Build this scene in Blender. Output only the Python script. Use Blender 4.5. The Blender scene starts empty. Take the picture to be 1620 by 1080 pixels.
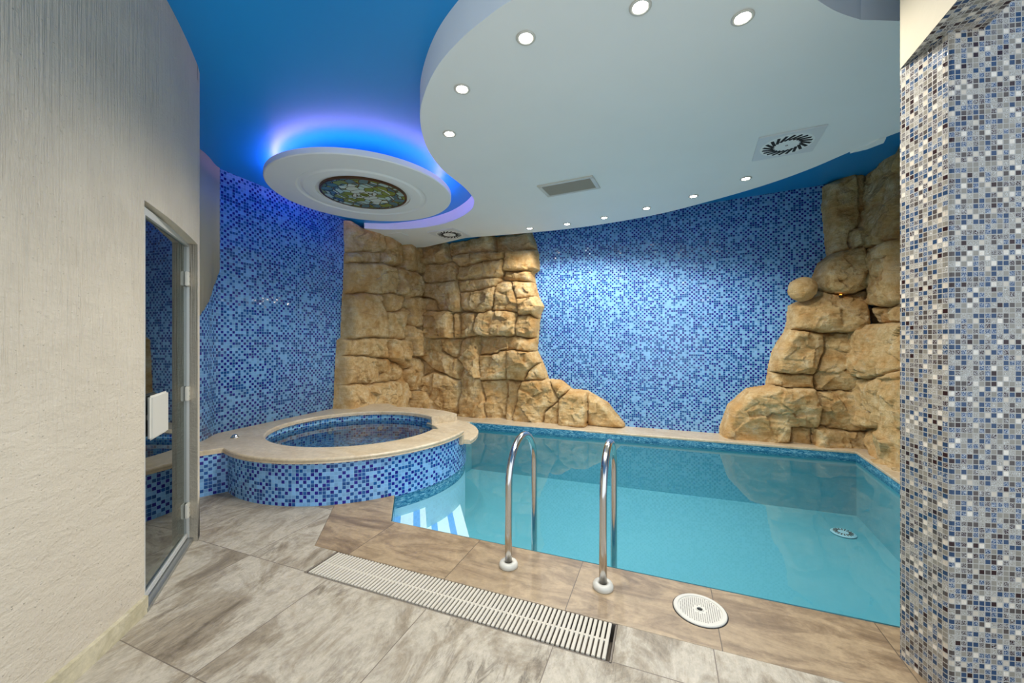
import bpy, bmesh, math, random
import numpy as np
from mathutils import Vector, noise as mnoise, Matrix

random.seed(7)
C = bpy.context.scene.collection
PI = math.pi
H = 1.35                      # eye height
F = 612.0                     # focal length in pixels of the 1620 wide frame
YAW = math.radians(21.4)
CA, SA = math.cos(YAW), math.sin(YAW)

# ------------------------------------------------------------------ survey helpers
def W(lat, d):
    return (lat*CA - d*SA, lat*SA + d*CA)
def ray(px, py):
    l = (px-810)/F
    return Vector((l*CA-SA, l*SA+CA, (540-py)/F))
def on_z(px, py, z):
    r = ray(px, py); t = (z-H)/r.z
    return Vector((r.x*t, r.y*t, z))
def on_y(px, py, y):
    r = ray(px, py); t = y/r.y
    return Vector((r.x*t, y, H+r.z*t))
def on_x(px, py, x):
    r = ray(px, py); t = x/r.x
    return Vector((x, r.y*t, H+r.z*t))
def ceilz(x):
    return 3.15 + .049*(x+4.3)

# ------------------------------------------------------------------ object helpers
def tag(o, label=None, cat=None, group=None, kind=None):
    if label: o['label'] = label
    if cat: o['category'] = cat
    if group: o['group'] = group
    if kind: o['kind'] = kind
    return o
def thing(name, loc, label, cat, group=None, kind=None, rz=0):
    o = bpy.data.objects.new(name, None); C.objects.link(o)
    o.location = loc; o.rotation_euler = (0, 0, rz); o.empty_display_size = .1
    return tag(o, label, cat, group, kind)
def mesh(name, verts, faces, mat, parent=None, uvs=None, smooth=False, loc=None):
    """verts in world coordinates; a parented mesh is moved into its parent's frame"""
    vs = [Vector(v) for v in verts]
    if parent is not None:
        bpy.context.view_layer.update()
        mi = parent.matrix_world.inverted()
        vs = [mi @ v for v in vs]
    me = bpy.data.meshes.new(name)
    me.from_pydata([tuple(v) for v in vs], [], faces)
    if uvs is not None:
        ul = me.uv_layers.new(name='UVMap')
        for l in me.loops:
            ul.data[l.index].uv = uvs[l.vertex_index]
    if smooth:
        me.polygons.foreach_set('use_smooth', [True]*len(me.polygons))
    me.materials.append(mat)
    me.update()
    o = bpy.data.objects.new(name, me); C.objects.link(o)
    if parent is not None: o.parent = parent
    return o
def from_bm(name, bm, mat, parent=None, smooth=False, local=False):
    bmesh.ops.recalc_face_normals(bm, faces=bm.faces)
    if parent is not None and not local:
        bpy.context.view_layer.update()
        bm.transform(parent.matrix_world.inverted())
    me = bpy.data.meshes.new(name); bm.to_mesh(me); bm.free()
    if smooth: me.polygons.foreach_set('use_smooth', [True]*len(me.polygons))
    me.materials.append(mat)
    o = bpy.data.objects.new(name, me); C.objects.link(o)
    if parent is not None: o.parent = parent
    return o
def bbox(bm, c, s, rz=0, bev=0, M=None):
    r = bmesh.ops.create_cube(bm, size=1)
    m = Matrix.Translation(c) @ Matrix.Rotation(rz, 4, 'Z') @ Matrix.Diagonal((*s, 1))
    if M is not None: m = M @ m
    bmesh.ops.transform(bm, matrix=m, verts=r['verts'])
    if bev:
        es = list({e for v in r['verts'] for e in v.link_edges})
        bmesh.ops.bevel(bm, geom=es, offset=bev, segments=2, affect='EDGES')
def lathe(bm, prof, seg=64, c=(0, 0, 0), close=True):
    rings = []
    for r, z in prof:
        if r < 1e-6:
            rings.append([bm.verts.new((c[0], c[1], c[2]+z))])
        else:
            rings.append([bm.verts.new((c[0]+r*math.cos(2*PI*k/seg), c[1]+r*math.sin(2*PI*k/seg), c[2]+z)) for k in range(seg)])
    n = len(rings)
    for i in range(n if close else n-1):
        a, b = rings[i], rings[(i+1) % n]
        for k in range(seg):
            k2 = (k+1) % seg
            if len(a) == 1 and len(b) == 1: continue
            if len(a) == 1: bm.faces.new((a[0], b[k], b[k2]))
            elif len(b) == 1: bm.faces.new((a[k], b[0], a[k2]))
            else: bm.faces.new((a[k], b[k], b[k2], a[k2]))
def tube(bm, pts, r, seg=16, cap=True):
    pts = [Vector(p) for p in pts]
    rings = []
    up = Vector((1, 0, 0))
    for i, p in enumerate(pts):
        t = (pts[min(i+1, len(pts)-1)]-pts[max(i-1, 0)]).normalized()
        a = up - t*up.dot(t)
        if a.length < 1e-4: a = Vector((0, 1, 0)) - t*t.y
        a.normalize(); b = t.cross(a)
        rings.append([bm.verts.new(p + a*r*math.cos(2*PI*k/seg) + b*r*math.sin(2*PI*k/seg)) for k in range(seg)])
    for i in range(len(rings)-1):
        for k in range(seg):
            bm.faces.new((rings[i][k], rings[i][(k+1) % seg], rings[i+1][(k+1) % seg], rings[i+1][k]))
    if cap:
        bm.faces.new(rings[0][::-1]); bm.faces.new(rings[-1])
def catmull(pts, n=8, closed=False):
    out = []; m = len(pts)
    for i in range(m if closed else m-1):
        g = lambda k: Vector(pts[k % m]) if closed else Vector(pts[max(0, min(m-1, k))])
        p0, p1, p2, p3 = g(i-1), g(i), g(i+1), g(i+2)
        for j in range(n):
            t = j/n
            out.append(.5*((2*p1)+(p2-p0)*t+(2*p0-5*p1+4*p2-p3)*t*t+(3*p1-p0-3*p2+p3)*t**3))
    if not closed: out.append(Vector(pts[-1]))
    return out
def solidify(o, t, off=-1):
    m = o.modifiers.new('thickness', 'SOLIDIFY'); m.thickness = t; m.offset = off; m.use_even_offset = True
def strip(name, pts, z0, z1, mat, parent=None, thick=0, nz=1, smooth=False, closed=False, u0=0):
    """vertical ribbon along plan points; room side lies to the LEFT of the walking direction"""
    pts = [Vector((p[0], p[1])) for p in pts]
    if closed: pts = pts+[pts[0]]
    V, U, Fc = [], [], []
    s = u0
    for i, p in enumerate(pts):
        if i: s += (p-pts[i-1]).length
        a = z0(p.x) if callable(z0) else z0
        b = z1(p.x) if callable(z1) else z1
        for j in range(nz+1):
            z = a+(b-a)*j/nz
            V.append((p.x, p.y, z)); U.append((s, z))
    for i in range(len(pts)-1):
        for j in range(nz):
            a = i*(nz+1)+j; b = a+nz+1
            Fc.append((b, a, a+1, b+1))
    o = mesh(name, V, Fc, mat, parent, U, smooth)
    if thick: solidify(o, thick)
    return o
def prism(name, outline, z0, z1, mat, parent=None):
    """closed solid over a plan outline; heights may be functions of x"""
    n = len(outline)
    f0 = z0 if callable(z0) else (lambda x: z0)
    f1 = z1 if callable(z1) else (lambda x: z1)
    V = [(p[0], p[1], f0(p[0])) for p in outline]+[(p[0], p[1], f1(p[0])) for p in outline]
    Fc = [list(range(n))[::-1], [n+i for i in range(n)]]
    for i in range(n):
        j = (i+1) % n; Fc.append((i, j, n+j, n+i))
    U = [(v[0], v[1]) for v in V]
    o = mesh(name, V, Fc, mat, parent, U)
    bm = bmesh.new(); bm.from_mesh(o.data); bmesh.ops.recalc_face_normals(bm, faces=bm.faces); bm.to_mesh(o.data); bm.free()
    return o
def arc(c, r, a0, a1, n):
    return [(c[0]+r*math.cos(math.radians(a0+(a1-a0)*k/n)), c[1]+r*math.sin(math.radians(a0+(a1-a0)*k/n))) for k in range(n+1)]

# ------------------------------------------------------------------ materials
def s2l(c):
    return tuple(((x/255)/12.92 if x/255 <= .04045 else ((x/255+.055)/1.055)**2.4) for x in c)
class N:
    def __init__(s, name):
        s.m = bpy.data.materials.new(name); s.m.use_nodes = True
        s.t = s.m.node_tree; s.b = s.t.nodes['Principled BSDF']; s.out = s.t.nodes['Material Output']
    def n(s, typ, **kw):
        nd = s.t.nodes.new(typ)
        for k, v in kw.items():
            if k == 'i':
                for a, b in v.items(): s.set(nd, a, b)
            else: setattr(nd, k, v)
        return nd
    def set(s, nd, a, b):
        if isinstance(b, bpy.types.NodeSocket): s.t.links.new(b, nd.inputs[a])
        else:
            if isinstance(b, tuple) and len(b) == 3 and nd.inputs[a].type == 'RGBA': b = (*b, 1)
            nd.inputs[a].default_value = b
    def math(s, op, a, b=0.0, c=None, clamp=False):
        nd = s.n('ShaderNodeMath', operation=op); nd.use_clamp = clamp
        s.set(nd, 0, a); s.set(nd, 1, b)
        if c is not None: s.set(nd, 2, c)
        return nd.outputs[0]
    def vec(s, op, a, b=None, sc=None):
        nd = s.n('ShaderNodeVectorMath', operation=op); s.set(nd, 0, a)
        if b is not None: s.set(nd, 1, b)
        if sc is not None: s.set(nd, 'Scale', sc)
        return nd.outputs[0]
    def ramp(s, fac, stops, const=False):
        nd = s.n('ShaderNodeValToRGB'); r = nd.color_ramp
        r.interpolation = 'CONSTANT' if const else 'LINEAR'
        while len(r.elements) < len(stops): r.elements.new(.5)
        for e, (p, c) in zip(r.elements, stops):
            e.position = p; e.color = (*c, 1) if len(c) == 3 else c
        s.set(nd, 0, fac); return nd.outputs[0]
    def mix(s, f, a, b, mode='MIX'):
        nd = s.n('ShaderNodeMix', data_type='RGBA', blend_type=mode)
        s.set(nd, 0, f); s.set(nd, 6, a); s.set(nd, 7, b); return nd.outputs[2]
    def noise(s, v, scale, detail=4, rough=.55, dist=0):
        nd = s.n('ShaderNodeTexNoise'); s.set(nd, 'Vector', v); nd.inputs['Scale'].default_value = scale
        nd.inputs['Detail'].default_value = detail; nd.inputs['Roughness'].default_value = rough; nd.inputs['Distortion'].default_value = dist
        return nd.outputs[0]
    def obj(s): return s.n('ShaderNodeTexCoord').outputs['Object']
    def uv(s): return s.n('ShaderNodeTexCoord').outputs['UV']
    def map(s, v, sc=(1, 1, 1), rot=(0, 0, 0), loc=(0, 0, 0)):
        nd = s.n('ShaderNodeMapping'); s.set(nd, 'Vector', v)
        nd.inputs['Scale'].default_value = sc; nd.inputs['Rotation'].default_value = rot; nd.inputs['Location'].default_value = loc
        return nd.outputs[0]
    def bump(s, h, strength=.3, dist=.01, normal=None):
        nd = s.n('ShaderNodeBump'); s.set(nd, 'Height', h); nd.inputs['Strength'].default_value = strength; nd.inputs['Distance'].default_value = dist
        if normal is not None: s.set(nd, 'Normal', normal)
        return nd.outputs[0]
    def p(s, **kw):
        for k, v in kw.items(): s.set(s.b, k.replace('_', ' '), v)
        return s.m
def plain(name, col, rough=.5, metal=0, **kw):
    n = N(name); return n.p(Base_Color=s2l(col), Roughness=rough, Metallic=metal, **kw)
def emit(name, col, st):
    n = N(name); n.p(Base_Color=(0, 0, 0), Emission_Color=col, Emission_Strength=st); return n.m

def mosaic(name, pitch, stops, grout, gap=.1, rough=.12, bias=.3, tilt=.04, crackle=0, spec=.5):
    n = N(name)
    q = n.vec('SCALE', n.uv(), sc=1/pitch)
    cell = n.vec('FLOOR', q); fr = n.vec('FRACTION', q)
    wn = n.n('ShaderNodeTexWhiteNoise', noise_dimensions='2D'); n.set(wn, 'Vector', cell)
    sx = n.n('ShaderNodeSeparateXYZ'); n.set(sx, 0, cell)
    par = n.math('MODULO', n.math('ABSOLUTE', n.math('ADD', sx.outputs[0], sx.outputs[1])), 2)
    v = n.math('ADD', n.math('MULTIPLY', wn.outputs[0], 1-bias), n.math('MULTIPLY', par, bias))
    col = n.ramp(v, stops, True)
    # a little shade variation from tile to tile
    wn2 = n.n('ShaderNodeTexWhiteNoise', noise_dimensions='2D'); n.set(wn2, 'Vector', n.vec('ADD', cell, (37.3, 11.7, 0)))
    hs = n.n('ShaderNodeHueSaturation'); n.set(hs, 'Color', col); n.set(hs, 'Value', n.math('MULTIPLY_ADD', wn2.outputs[0], .3, .85))
    col = hs.outputs[0]
    fx = n.n('ShaderNodeSeparateXYZ'); n.set(fx, 0, fr)
    ex = n.math('MINIMUM', fx.outputs[0], n.math('SUBTRACT', 1, fx.outputs[0]))
    ey = n.math('MINIMUM', fx.outputs[1], n.math('SUBTRACT', 1, fx.outputs[1]))
    e = n.math('MINIMUM', ex, ey)
    tile = n.math('GREATER_THAN', e, gap/2)
    g = n.n('ShaderNodeNewGeometry').outputs['Normal']
    tl = n.vec('SCALE', n.vec('SUBTRACT', wn2.outputs[1], (.5, .5, .5)), sc=tilt)
    nr = n.vec('NORMALIZE', n.vec('ADD', g, tl))
    if crackle:
        vo = n.n('ShaderNodeTexVoronoi', feature='DISTANCE_TO_EDGE'); n.set(vo, 'Vector', q); vo.inputs['Scale'].default_value = 3.2
        ck = n.math('MULTIPLY', n.math('LESS_THAN', vo.outputs[0], .06), n.math('GREATER_THAN', wn2.outputs[0], .45))
        col = n.mix(n.math('MULTIPLY', ck, crackle), col, s2l((225, 225, 222)))
        nr = n.bump(vo.outputs[0], .4, .002, nr)
    col = n.mix(tile, s2l(grout), col)
    sm = n.n('ShaderNodeMapRange'); n.set(sm, 0, e); sm.inputs[1].default_value = gap/2-.03; sm.inputs[2].default_value = gap/2+.06
    nr = n.bump(sm.outputs[0], .35, .002, nr)
    n.p(Base_Color=col, Roughness=n.mix(tile, (.6, .6, .6), (rough, rough, rough)), Normal=nr, Specular_IOR_Level=spec)
    return n.m

LIGHTB, MIDB, DEEPB = s2l((122, 174, 222)), s2l((22, 82, 150)), s2l((18, 18, 132))
M = {}
M['pool_mosaic'] = mosaic('blue_glass_mosaic', .0305, [(0, LIGHTB), (.49, MIDB), (.74, DEEPB)], (140, 186, 230), gap=.11, bias=.40, rough=.1, tilt=.09)
M['spa_inner'] = mosaic('tub_mosaic', .0305, [(0, s2l((120, 180, 216))), (.40, s2l((44, 116, 186))), (.68, s2l((40, 84, 130))), (.87, DEEPB)], (176, 206, 222), gap=.12, bias=.1)
M['band'] = None
M['pillar_mosaic'] = mosaic('crackle_glass_mosaic', .0194,
    [(0, s2l((206, 194, 176))), (.17, s2l((142, 136, 124))), (.42, s2l((46, 70, 100))), (.65, s2l((84, 76, 72))), (.84, s2l((50, 30, 32)))],
    (170, 165, 156), gap=.17, rough=.15, bias=.18, tilt=.12, crackle=.5, spec=.28)

def m_stucco():
    n = N('combed_plaster'); u = n.uv()
    st = n.noise(n.map(u, (75, 1.6, 1)), 1, 4, .65)
    bl = n.noise(u, 3.0, 3)
    mask = n.ramp(bl, [(.35, (0, 0, 0)), (.6, (1, 1, 1))])
    sx = n.n('ShaderNodeSeparateXYZ'); n.set(sx, 0, u)
    up = n.n('ShaderNodeMapRange'); n.set(up, 0, sx.outputs[1]); up.inputs[1].default_value = .7; up.inputs[2].default_value = 1.9
    fine = n.noise(u, 65, 3, .6)
    lump = n.noise(n.map(u, (7, 16, 1)), 1, 5, .6, .4)
    vo = n.n('ShaderNodeTexVoronoi'); n.set(vo, 'Vector', u); vo.inputs['Scale'].default_value = 42
    dots = n.ramp(vo.outputs[0], [(0, (1, 1, 1)), (.16, (0, 0, 0))])
    h = n.math('MULTIPLY', st, n.math('MULTIPLY', n.math('MULTIPLY_ADD', up.outputs[0], 1.2, .2), n.math('MULTIPLY_ADD', mask, .5, .6)))
    h = n.math('ADD', h, n.math('MULTIPLY', fine, .26))
    h = n.math('ADD', h, n.math('MULTIPLY', lump, n.math('MULTIPLY_ADD', up.outputs[0], -.35, .62)))
    h = n.math('ADD', h, n.math('MULTIPLY', dots, .22))
    col = n.mix(n.noise(u, 2.2, 4), s2l((192, 180, 160)), s2l((208, 197, 178)))
    return n.p(Base_Color=col, Roughness=.85, Normal=n.bump(h, .8, .02))
M['stucco'] = m_stucco()
def m_plaster(nm, c, b=.15):
    n = N(nm); o = n.obj()
    h = n.noise(o, 14, 5)
    return n.p(Base_Color=n.mix(n.noise(o, 1.5, 3), s2l(c), s2l(tuple(min(255, x+8) for x in c))), Roughness=.7, Normal=n.bump(h, b, .006))
M['plaster'] = m_plaster('cream_plaster', (184, 174, 150), .3)
M['ceil_white'] = m_plaster('white_ceiling_paint', (236, 237, 233), .05)
def m_blue():
    n = N('blue_gloss_paint'); o = n.obj()
    return n.p(Base_Color=n.mix(n.noise(o, .8, 2), s2l((2, 134, 208)), s2l((4, 150, 220))), Roughness=.42, Specular_IOR_Level=.65, Normal=n.bump(n.noise(o, 5, 2), .06, .01))
M['blue'] = m_blue()

def m_floor():
    n = N('grey_stone_tiles'); o = n.obj()
    px, py = .66, .69
    sp = n.n('ShaderNodeSeparateXYZ'); n.set(sp, 0, o)
    u = n.math('DIVIDE', n.math('ADD', sp.outputs[0], 1.776), px)
    v = n.math('DIVIDE', n.math('SUBTRACT', sp.outputs[1], 1.672), py)
    cb = n.n('ShaderNodeCombineXYZ'); n.set(cb, 0, n.math('FLOOR', u)); n.set(cb, 1, n.math('FLOOR', v))
    wn = n.n('ShaderNodeTexWhiteNoise', noise_dimensions='2D'); n.set(wn, 'Vector', cb.outputs[0])
    off = n.vec('SCALE', wn.outputs[1], sc=9)
    w = n.vec('ADD', o, off)
    st = n.noise(n.map(w, (4.2, 2.2, 1), (0, 0, .3)), 1, 10, .74, .8)
    vein = n.noise(n.map(w, (19, 4.5, 1), (0, 0, .3)), 1, 8, .78, 1.0)
    cl = n.noise(w, 2.2, 4)
    col = n.ramp(st, [(.28, s2l((100, 89, 73))), (.42, s2l((142, 130, 111))), (.55, s2l((176, 167, 150))), (.72, s2l((144, 129, 107)))])
    vm = n.ramp(vein, [(.50, (0, 0, 0)), (.62, (1, 1, 1)), (.70, (0, 0, 0))])
    vm2 = n.math('MULTIPLY', vm, n.ramp(cl, [(.42, (0, 0, 0)), (.62, (.75, .75, .75))]))
    col = n.mix(vm2, col, s2l((88, 77, 62)))
    hs = n.n('ShaderNodeHueSaturation'); n.set(hs, 'Color', col); n.set(hs, 'Value', n.math('MULTIPLY_ADD', n.noise(n.map(w, (1.6, 1, 1)), 20, 8, .78), 1.3, .43)); col = hs.outputs[0]
    fu, fv = n.math('FRACT', u), n.math('FRACT', v)
    eu = n.math('MULTIPLY', n.math('MINIMUM', fu, n.math('SUBTRACT', 1, fu)), px)
    ev = n.math('MULTIPLY', n.math('MINIMUM', fv, n.math('SUBTRACT', 1, fv)), py)
    g = n.math('LESS_THAN', n.math('MINIMUM', eu, ev), .0022)
    col = n.mix(g, col, s2l((112, 100, 88)))
    h = n.math('SUBTRACT', n.math('MULTIPLY', st, .35), n.math('MULTIPLY', g, .5))
    return n.p(Base_Color=col, Roughness=n.math('MULTIPLY_ADD', cl, .3, .32), Normal=n.bump(h, .25, .004))
M['floor'] = m_floor()
def m_trav(nm, cols, sc, rot, joints=None, rough=.4):
    n = N(nm); o = n.obj(); w = o; g = None
    if joints:
        sp = n.n('ShaderNodeSeparateXYZ'); n.set(sp, 0, o)
        u = n.math('DIVIDE', n.math('ADD', sp.outputs[0], joints[0]), joints[1])
        cb = n.n('ShaderNodeCombineXYZ'); n.set(cb, 0, n.math('FLOOR', u))
        wn = n.n('ShaderNodeTexWhiteNoise', noise_dimensions='2D'); n.set(wn, 'Vector', cb.outputs[0])
        w = n.vec('ADD', o, n.vec('SCALE', wn.outputs[1], sc=7))
        fu = n.math('FRACT', u)
        g = n.math('LESS_THAN', n.math('MULTIPLY', n.math('MINIMUM', fu, n.math('SUBTRACT', 1, fu)), joints[1]), .0022)
    a = n.noise(n.map(w, sc, (0, 0, rot)), 1, 10, .70, 1.2)
    b = n.noise(w, 2.5, 4)
    col = n.ramp(a, [(.27, cols[0]), (.44, cols[1]), (.56, cols[2]), (.72, cols[1]), (.85, cols[0])])
    col = n.mix(n.math('MULTIPLY', b, .45), col, cols[3])
    hs = n.n('ShaderNodeHueSaturation'); n.set(hs, 'Color', col); n.set(hs, 'Value', n.math('MULTIPLY_ADD', n.noise(w, 26, 6, .75), .9, .55)); col = hs.outputs[0]
    if g is not None: col = n.mix(g, col, s2l((92, 78, 64)))
    return n.p(Base_Color=col, Roughness=rough, Normal=n.bump(a, .15, .004))
M['coping'] = m_trav('brown_travertine', [s2l((88, 68, 48)), s2l((136, 114, 86)), s2l((172, 149, 116)), s2l((134, 118, 100))], (1.8, 5.5, 1), .3, (.46, .70))
M['trav'] = m_trav('cream_travertine', [s2l((184, 162, 126)), s2l((200, 180, 148)), s2l((212, 196, 168)), s2l((186, 172, 152))], (2.5, 5, 6), .4, None, .32)
M['skirt'] = m_trav('skirting_stone', [s2l((170, 160, 128)), s2l((186, 176, 146)), s2l((204, 194, 166)), s2l((168, 158, 128))], (5, 5, 9), 0, None, .4)

def m_rock():
    n = N('sandstone_rock'); o = n.obj()
    big = n.noise(o, 1.9, 5, .62); mid = n.noise(o, 6.5, 9, .74); fin = n.noise(o, 60, 6, .75)
    stv = n.noise(n.map(o, (3, 3, 26)), 1, 6, .65, .8)
    col = n.ramp(mid, [(.25, s2l((146, 102, 54))), (.40, s2l((210, 168, 108))), (.53, s2l((234, 202, 146))), (.70, s2l((250, 232, 192)))])
    col = n.mix(n.ramp(big, [(.45, (0, 0, 0)), (.68, (.6, .6, .6))]), col, s2l((206, 146, 68)))
    col = n.mix(n.math('MULTIPLY', n.ramp(stv, [(.52, (0, 0, 0)), (.66, (1, 1, 1))]), .3), col, s2l((160, 122, 78)))
    vo = n.n('ShaderNodeTexVoronoi'); n.set(vo, 'Vector', o); vo.inputs['Scale'].default_value = 60
    pit = n.math('MULTIPLY', n.ramp(vo.outputs[0], [(.08, (1, 1, 1)), (.3, (0, 0, 0))]), n.ramp(mid, [(.45, (0, 0, 0)), (.6, (1, 1, 1))]))
    col = n.mix(n.math('MULTIPLY', pit, .4), col, s2l((146, 108, 64)))
    h = n.math('ADD', n.math('MULTIPLY', mid, 1.3), n.math('MULTIPLY', fin, .5))
    h = n.math('SUBTRACT', n.math('ADD', h, n.math('MULTIPLY', stv, .45)), n.math('MULTIPLY', pit, .4))
    return n.p(Base_Color=col, Roughness=.82, Normal=n.bump(h, .9, .04))
M['rock'] = m_rock()

def m_water(nm, tint, sc, st, ref=1.0):
    n = N(nm); o = n.obj()
    nr = n.bump(n.noise(o, sc, 2, .5), st, .02)
    tr = n.n('ShaderNodeBsdfTransparent', i={'Color': tint})
    gl = n.n('ShaderNodeBsdfGlossy', i={'Roughness': .015, 'Normal': nr})
    fr = n.n('ShaderNodeFresnel', i={'IOR': 1.33, 'Normal': nr})
    mx = n.n('ShaderNodeMixShader'); n.set(mx, 0, n.math('MULTIPLY', fr.outputs[0], ref)); n.set(mx, 1, tr.outputs[0]); n.set(mx, 2, gl.outputs[0])
    n.t.links.new(mx.outputs[0], n.out.inputs[0]); return n.m
M['water'] = m_water('pool_water', (.86, .965, .975), 3.0, .05)
M['spa_water'] = m_water('tub_water', (.80, .93, .96), 9, .1)
def m_liner():
    n = N('turquoise_liner'); o = n.obj()
    return n.p(Base_Color=n.mix(n.noise(o, 1.2, 3), s2l((100, 174, 190)), s2l((114, 184, 197))), Roughness=.5)
M['liner'] = m_liner()
M['liner_pale'] = plain('pale_liner', (178, 218, 232), .5)
def m_band():
    n = N('marbled_waterline'); u = n.uv()
    a = n.noise(n.map(u, (16, 40, 1)), 1, 6, .75, 1.5)
    return n.p(Base_Color=n.ramp(a, [(.3, s2l((14, 66, 104))), (.45, s2l((40, 112, 150))), (.56, s2l((96, 164, 190))), (.7, s2l((190, 222, 230)))]), Roughness=.2)
M['band'] = m_band()
def m_step():
    n = N('striped_step_liner'); u = n.uv()
    sx = n.n('ShaderNodeSeparateXYZ'); n.set(sx, 0, u)
    f = n.math('FRACT', n.math('DIVIDE', n.math('ADD', sx.outputs[0], .06), .165))
    k = n.math('MULTIPLY', n.math('GREATER_THAN', f, .33), n.math('LESS_THAN', f, .68))
    return n.p(Base_Color=n.mix(k, s2l((232, 244, 250)), s2l((120, 176, 236))), Roughness=.5)
M['step'] = m_step()
def m_steel():
    n = N('polished_steel'); o = n.obj()
    return n.p(Base_Color=(.62, .60, .58), Metallic=1.0, Roughness=n.math('MULTIPLY_ADD', n.noise(n.map(o, (30, 30, 3)), 1, 3), .12, .12))
M['steel'] = m_steel()
M['white_plastic'] = plain('white_plastic', (208, 204, 192), .4)
M['grate_plastic'] = plain('ivory_grate_plastic', (200, 193, 178), .5)
M['vent_white'] = plain('vent_white', (224, 226, 226), .4)
M['dark'] = plain('dark_recess', (34, 30, 28), .8)
M['slot'] = plain('black_slot', (16, 16, 18), .7)
M['grey_metal'] = plain('grey_metal', (168, 170, 168), .35, .8)
M['alu'] = plain('white_aluminium', (206, 206, 200), .35, .2)
M['bronze'] = plain('bronze_ring', (96, 66, 44), .4, .5)
M['amber'] = emit('amber_lamp', (1, .42, .05), 3)
M['lamp'] = emit('lamp_lens', (1, .97, .9), 40)
M['led'] = emit('led_strip', (.58, .36, 1.0), 24)
M['steam'] = plain('steam_room_wall', (96, 112, 122), .4)
def m_glass():
    n = N('tinted_door_glass')
    tr = n.n('ShaderNodeBsdfTransparent', i={'Color': (.42, .50, .50)})
    gl = n.n('ShaderNodeBsdfGlossy', i={'Roughness': .02, 'Color': (.9, .95, .95)})
    fr = n.n('ShaderNodeFresnel', i={'IOR': 1.5})
    mx = n.n('ShaderNodeMixShader'); n.set(mx, 0, n.math('MULTIPLY', fr.outputs[0], 1.7, clamp=True)); n.set(mx, 1, tr.outputs[0]); n.set(mx, 2, gl.outputs[0])
    n.t.links.new(mx.outputs[0], n.out.inputs[0]); return n.m
M['glass'] = m_glass()
def m_stained():
    n = N('stained_glass'); o = n.obj()
    oa = n.vec('ABSOLUTE', o)
    vo = n.n('ShaderNodeTexVoronoi'); n.set(vo, 'Vector', oa); vo.inputs['Scale'].default_value = 12
    ve = n.n('ShaderNodeTexVoronoi', feature='DISTANCE_TO_EDGE'); n.set(ve, 'Vector', oa); ve.inputs['Scale'].default_value = 12
    ln = n.n('ShaderNodeVectorMath', operation='LENGTH'); n.set(ln, 0, o)
    sp = n.n('ShaderNodeSeparateColor'); n.set(sp, 0, vo.outputs['Color'])
    inner = n.ramp(sp.outputs[0], [(0, s2l((176, 206, 200))), (.35, s2l((208, 220, 210))), (.8, s2l((122, 142, 70)))], True)
    outer = n.ramp(sp.outputs[0], [(0, s2l((86, 124, 134))), (.3, s2l((128, 142, 66))), (.55, s2l((170, 196, 190))), (.75, s2l((92, 120, 84))), (.9, s2l((150, 142, 84)))], True)
    r = n.math('ADD', ln.outputs['Value'], n.math('MULTIPLY', n.noise(o, 9, 2), .12))
    col = n.mix(n.math('GREATER_THAN', r, .35), inner, outer)
    col = n.mix(n.math('LESS_THAN', ln.outputs['Value'], .05), col, s2l((104, 122, 40)))
    col = n.mix(n.math('LESS_THAN', ve.outputs[0], .045), col, s2l((44, 40, 34)))
    return n.p(Base_Color=col, Roughness=.15)
M['stained'] = m_stained()

# ------------------------------------------------------------------ plan of the room
SPA = (-3.22, 3.443)
R_WALL, R_OUT, R_IN = 1.215, 1.25, .89
def spa_pt(a, r): return (SPA[0]+r*math.cos(math.radians(a)), SPA[1]+r*math.sin(math.radians(a)))
YB = 6.38                      # back wall
XR = 2.56                      # right wall
# left mosaic wall, curving round to the plastered steam room
lw = [(-3.95, 2.02), (-4.03, 2.18), (-4.08, 2.32), (-4.16, 2.44), (-4.24, 2.53), (-4.295, 2.61), (-4.31, 2.72), (-4.335, 3.3), (-4.365, 4.0), (-4.385, 4.6), (-4.42, 6.4)]
lw_s = [(v.x, v.y) for v in catmull([Vector((*p, 0)) for p in lw], 6)]
o = strip('wall_left', lw_s[::-1], 0, ceilz, M['pool_mosaic'], thick=.15, smooth=True)
tag(o, 'left wall of small blue glass mosaic, curving behind the hot tub', 'wall', kind='structure')
o = strip('wall_back', [(XR+.2, YB), (-4.6, YB)], 0, ceilz, M['pool_mosaic'], thick=.2)
tag(o, 'back wall of light and dark blue mosaic beyond the pool', 'wall', kind='structure')
o = strip('wall_right', [(XR, 1.9), (XR, YB+.2)], 0, ceilz, M['pool_mosaic'], thick=.2)
tag(o, 'right side wall behind the sandstone rocks and tiled pillar', 'wall', kind='structure')

# plaster patch at the top of the left wall, next to the steam room corner
pp = [v for v in lw_s if v[1] < 2.63]
V, U, Fc = [], [], []
n_p = len(pp); s = 0
for i, p in enumerate(pp):
    if i: s += math.dist(p, pp[i-1])
    f = i/(n_p-1)
    low = 1.55+.55*max(0, f-.30)/.70+.03*mnoise.noise(Vector((i*1.3, 0, 0)))
    d = Vector((pp[min(i+1, n_p-1)][0]-pp[max(i-1, 0)][0], pp[min(i+1, n_p-1)][1]-pp[max(i-1, 0)][1])).normalized()
    q = (p[0]+d.y*.014, p[1]-d.x*.014)
    zt = ceilz(p[0])
    for k in range(3):
        z = low+(zt-low)*k/2
        V.append((q[0], q[1], z)); U.append((s, z))
for i in range(n_p-1):
    for k in range(2):
        a = i*3+k; Fc.append((a, a+3, a+4, a+1))
o = mesh('trim_1', V, Fc, M['plaster'], None, U, True); solidify(o, .02)
tag(o, 'cream plaster patch between steam room corner and left mosaic wall', 'plaster', kind='structure')

# ceiling
o = prism('ceiling', [(-5.2, -.9), (3.2, -.9), (3.2, 6.6), (-5.2, 6.6)], ceilz, lambda x: ceilz(x)+.15, M['blue'])
tag(o, 'glossy blue painted ceiling above the pool room', 'ceiling', kind='structure')

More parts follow.
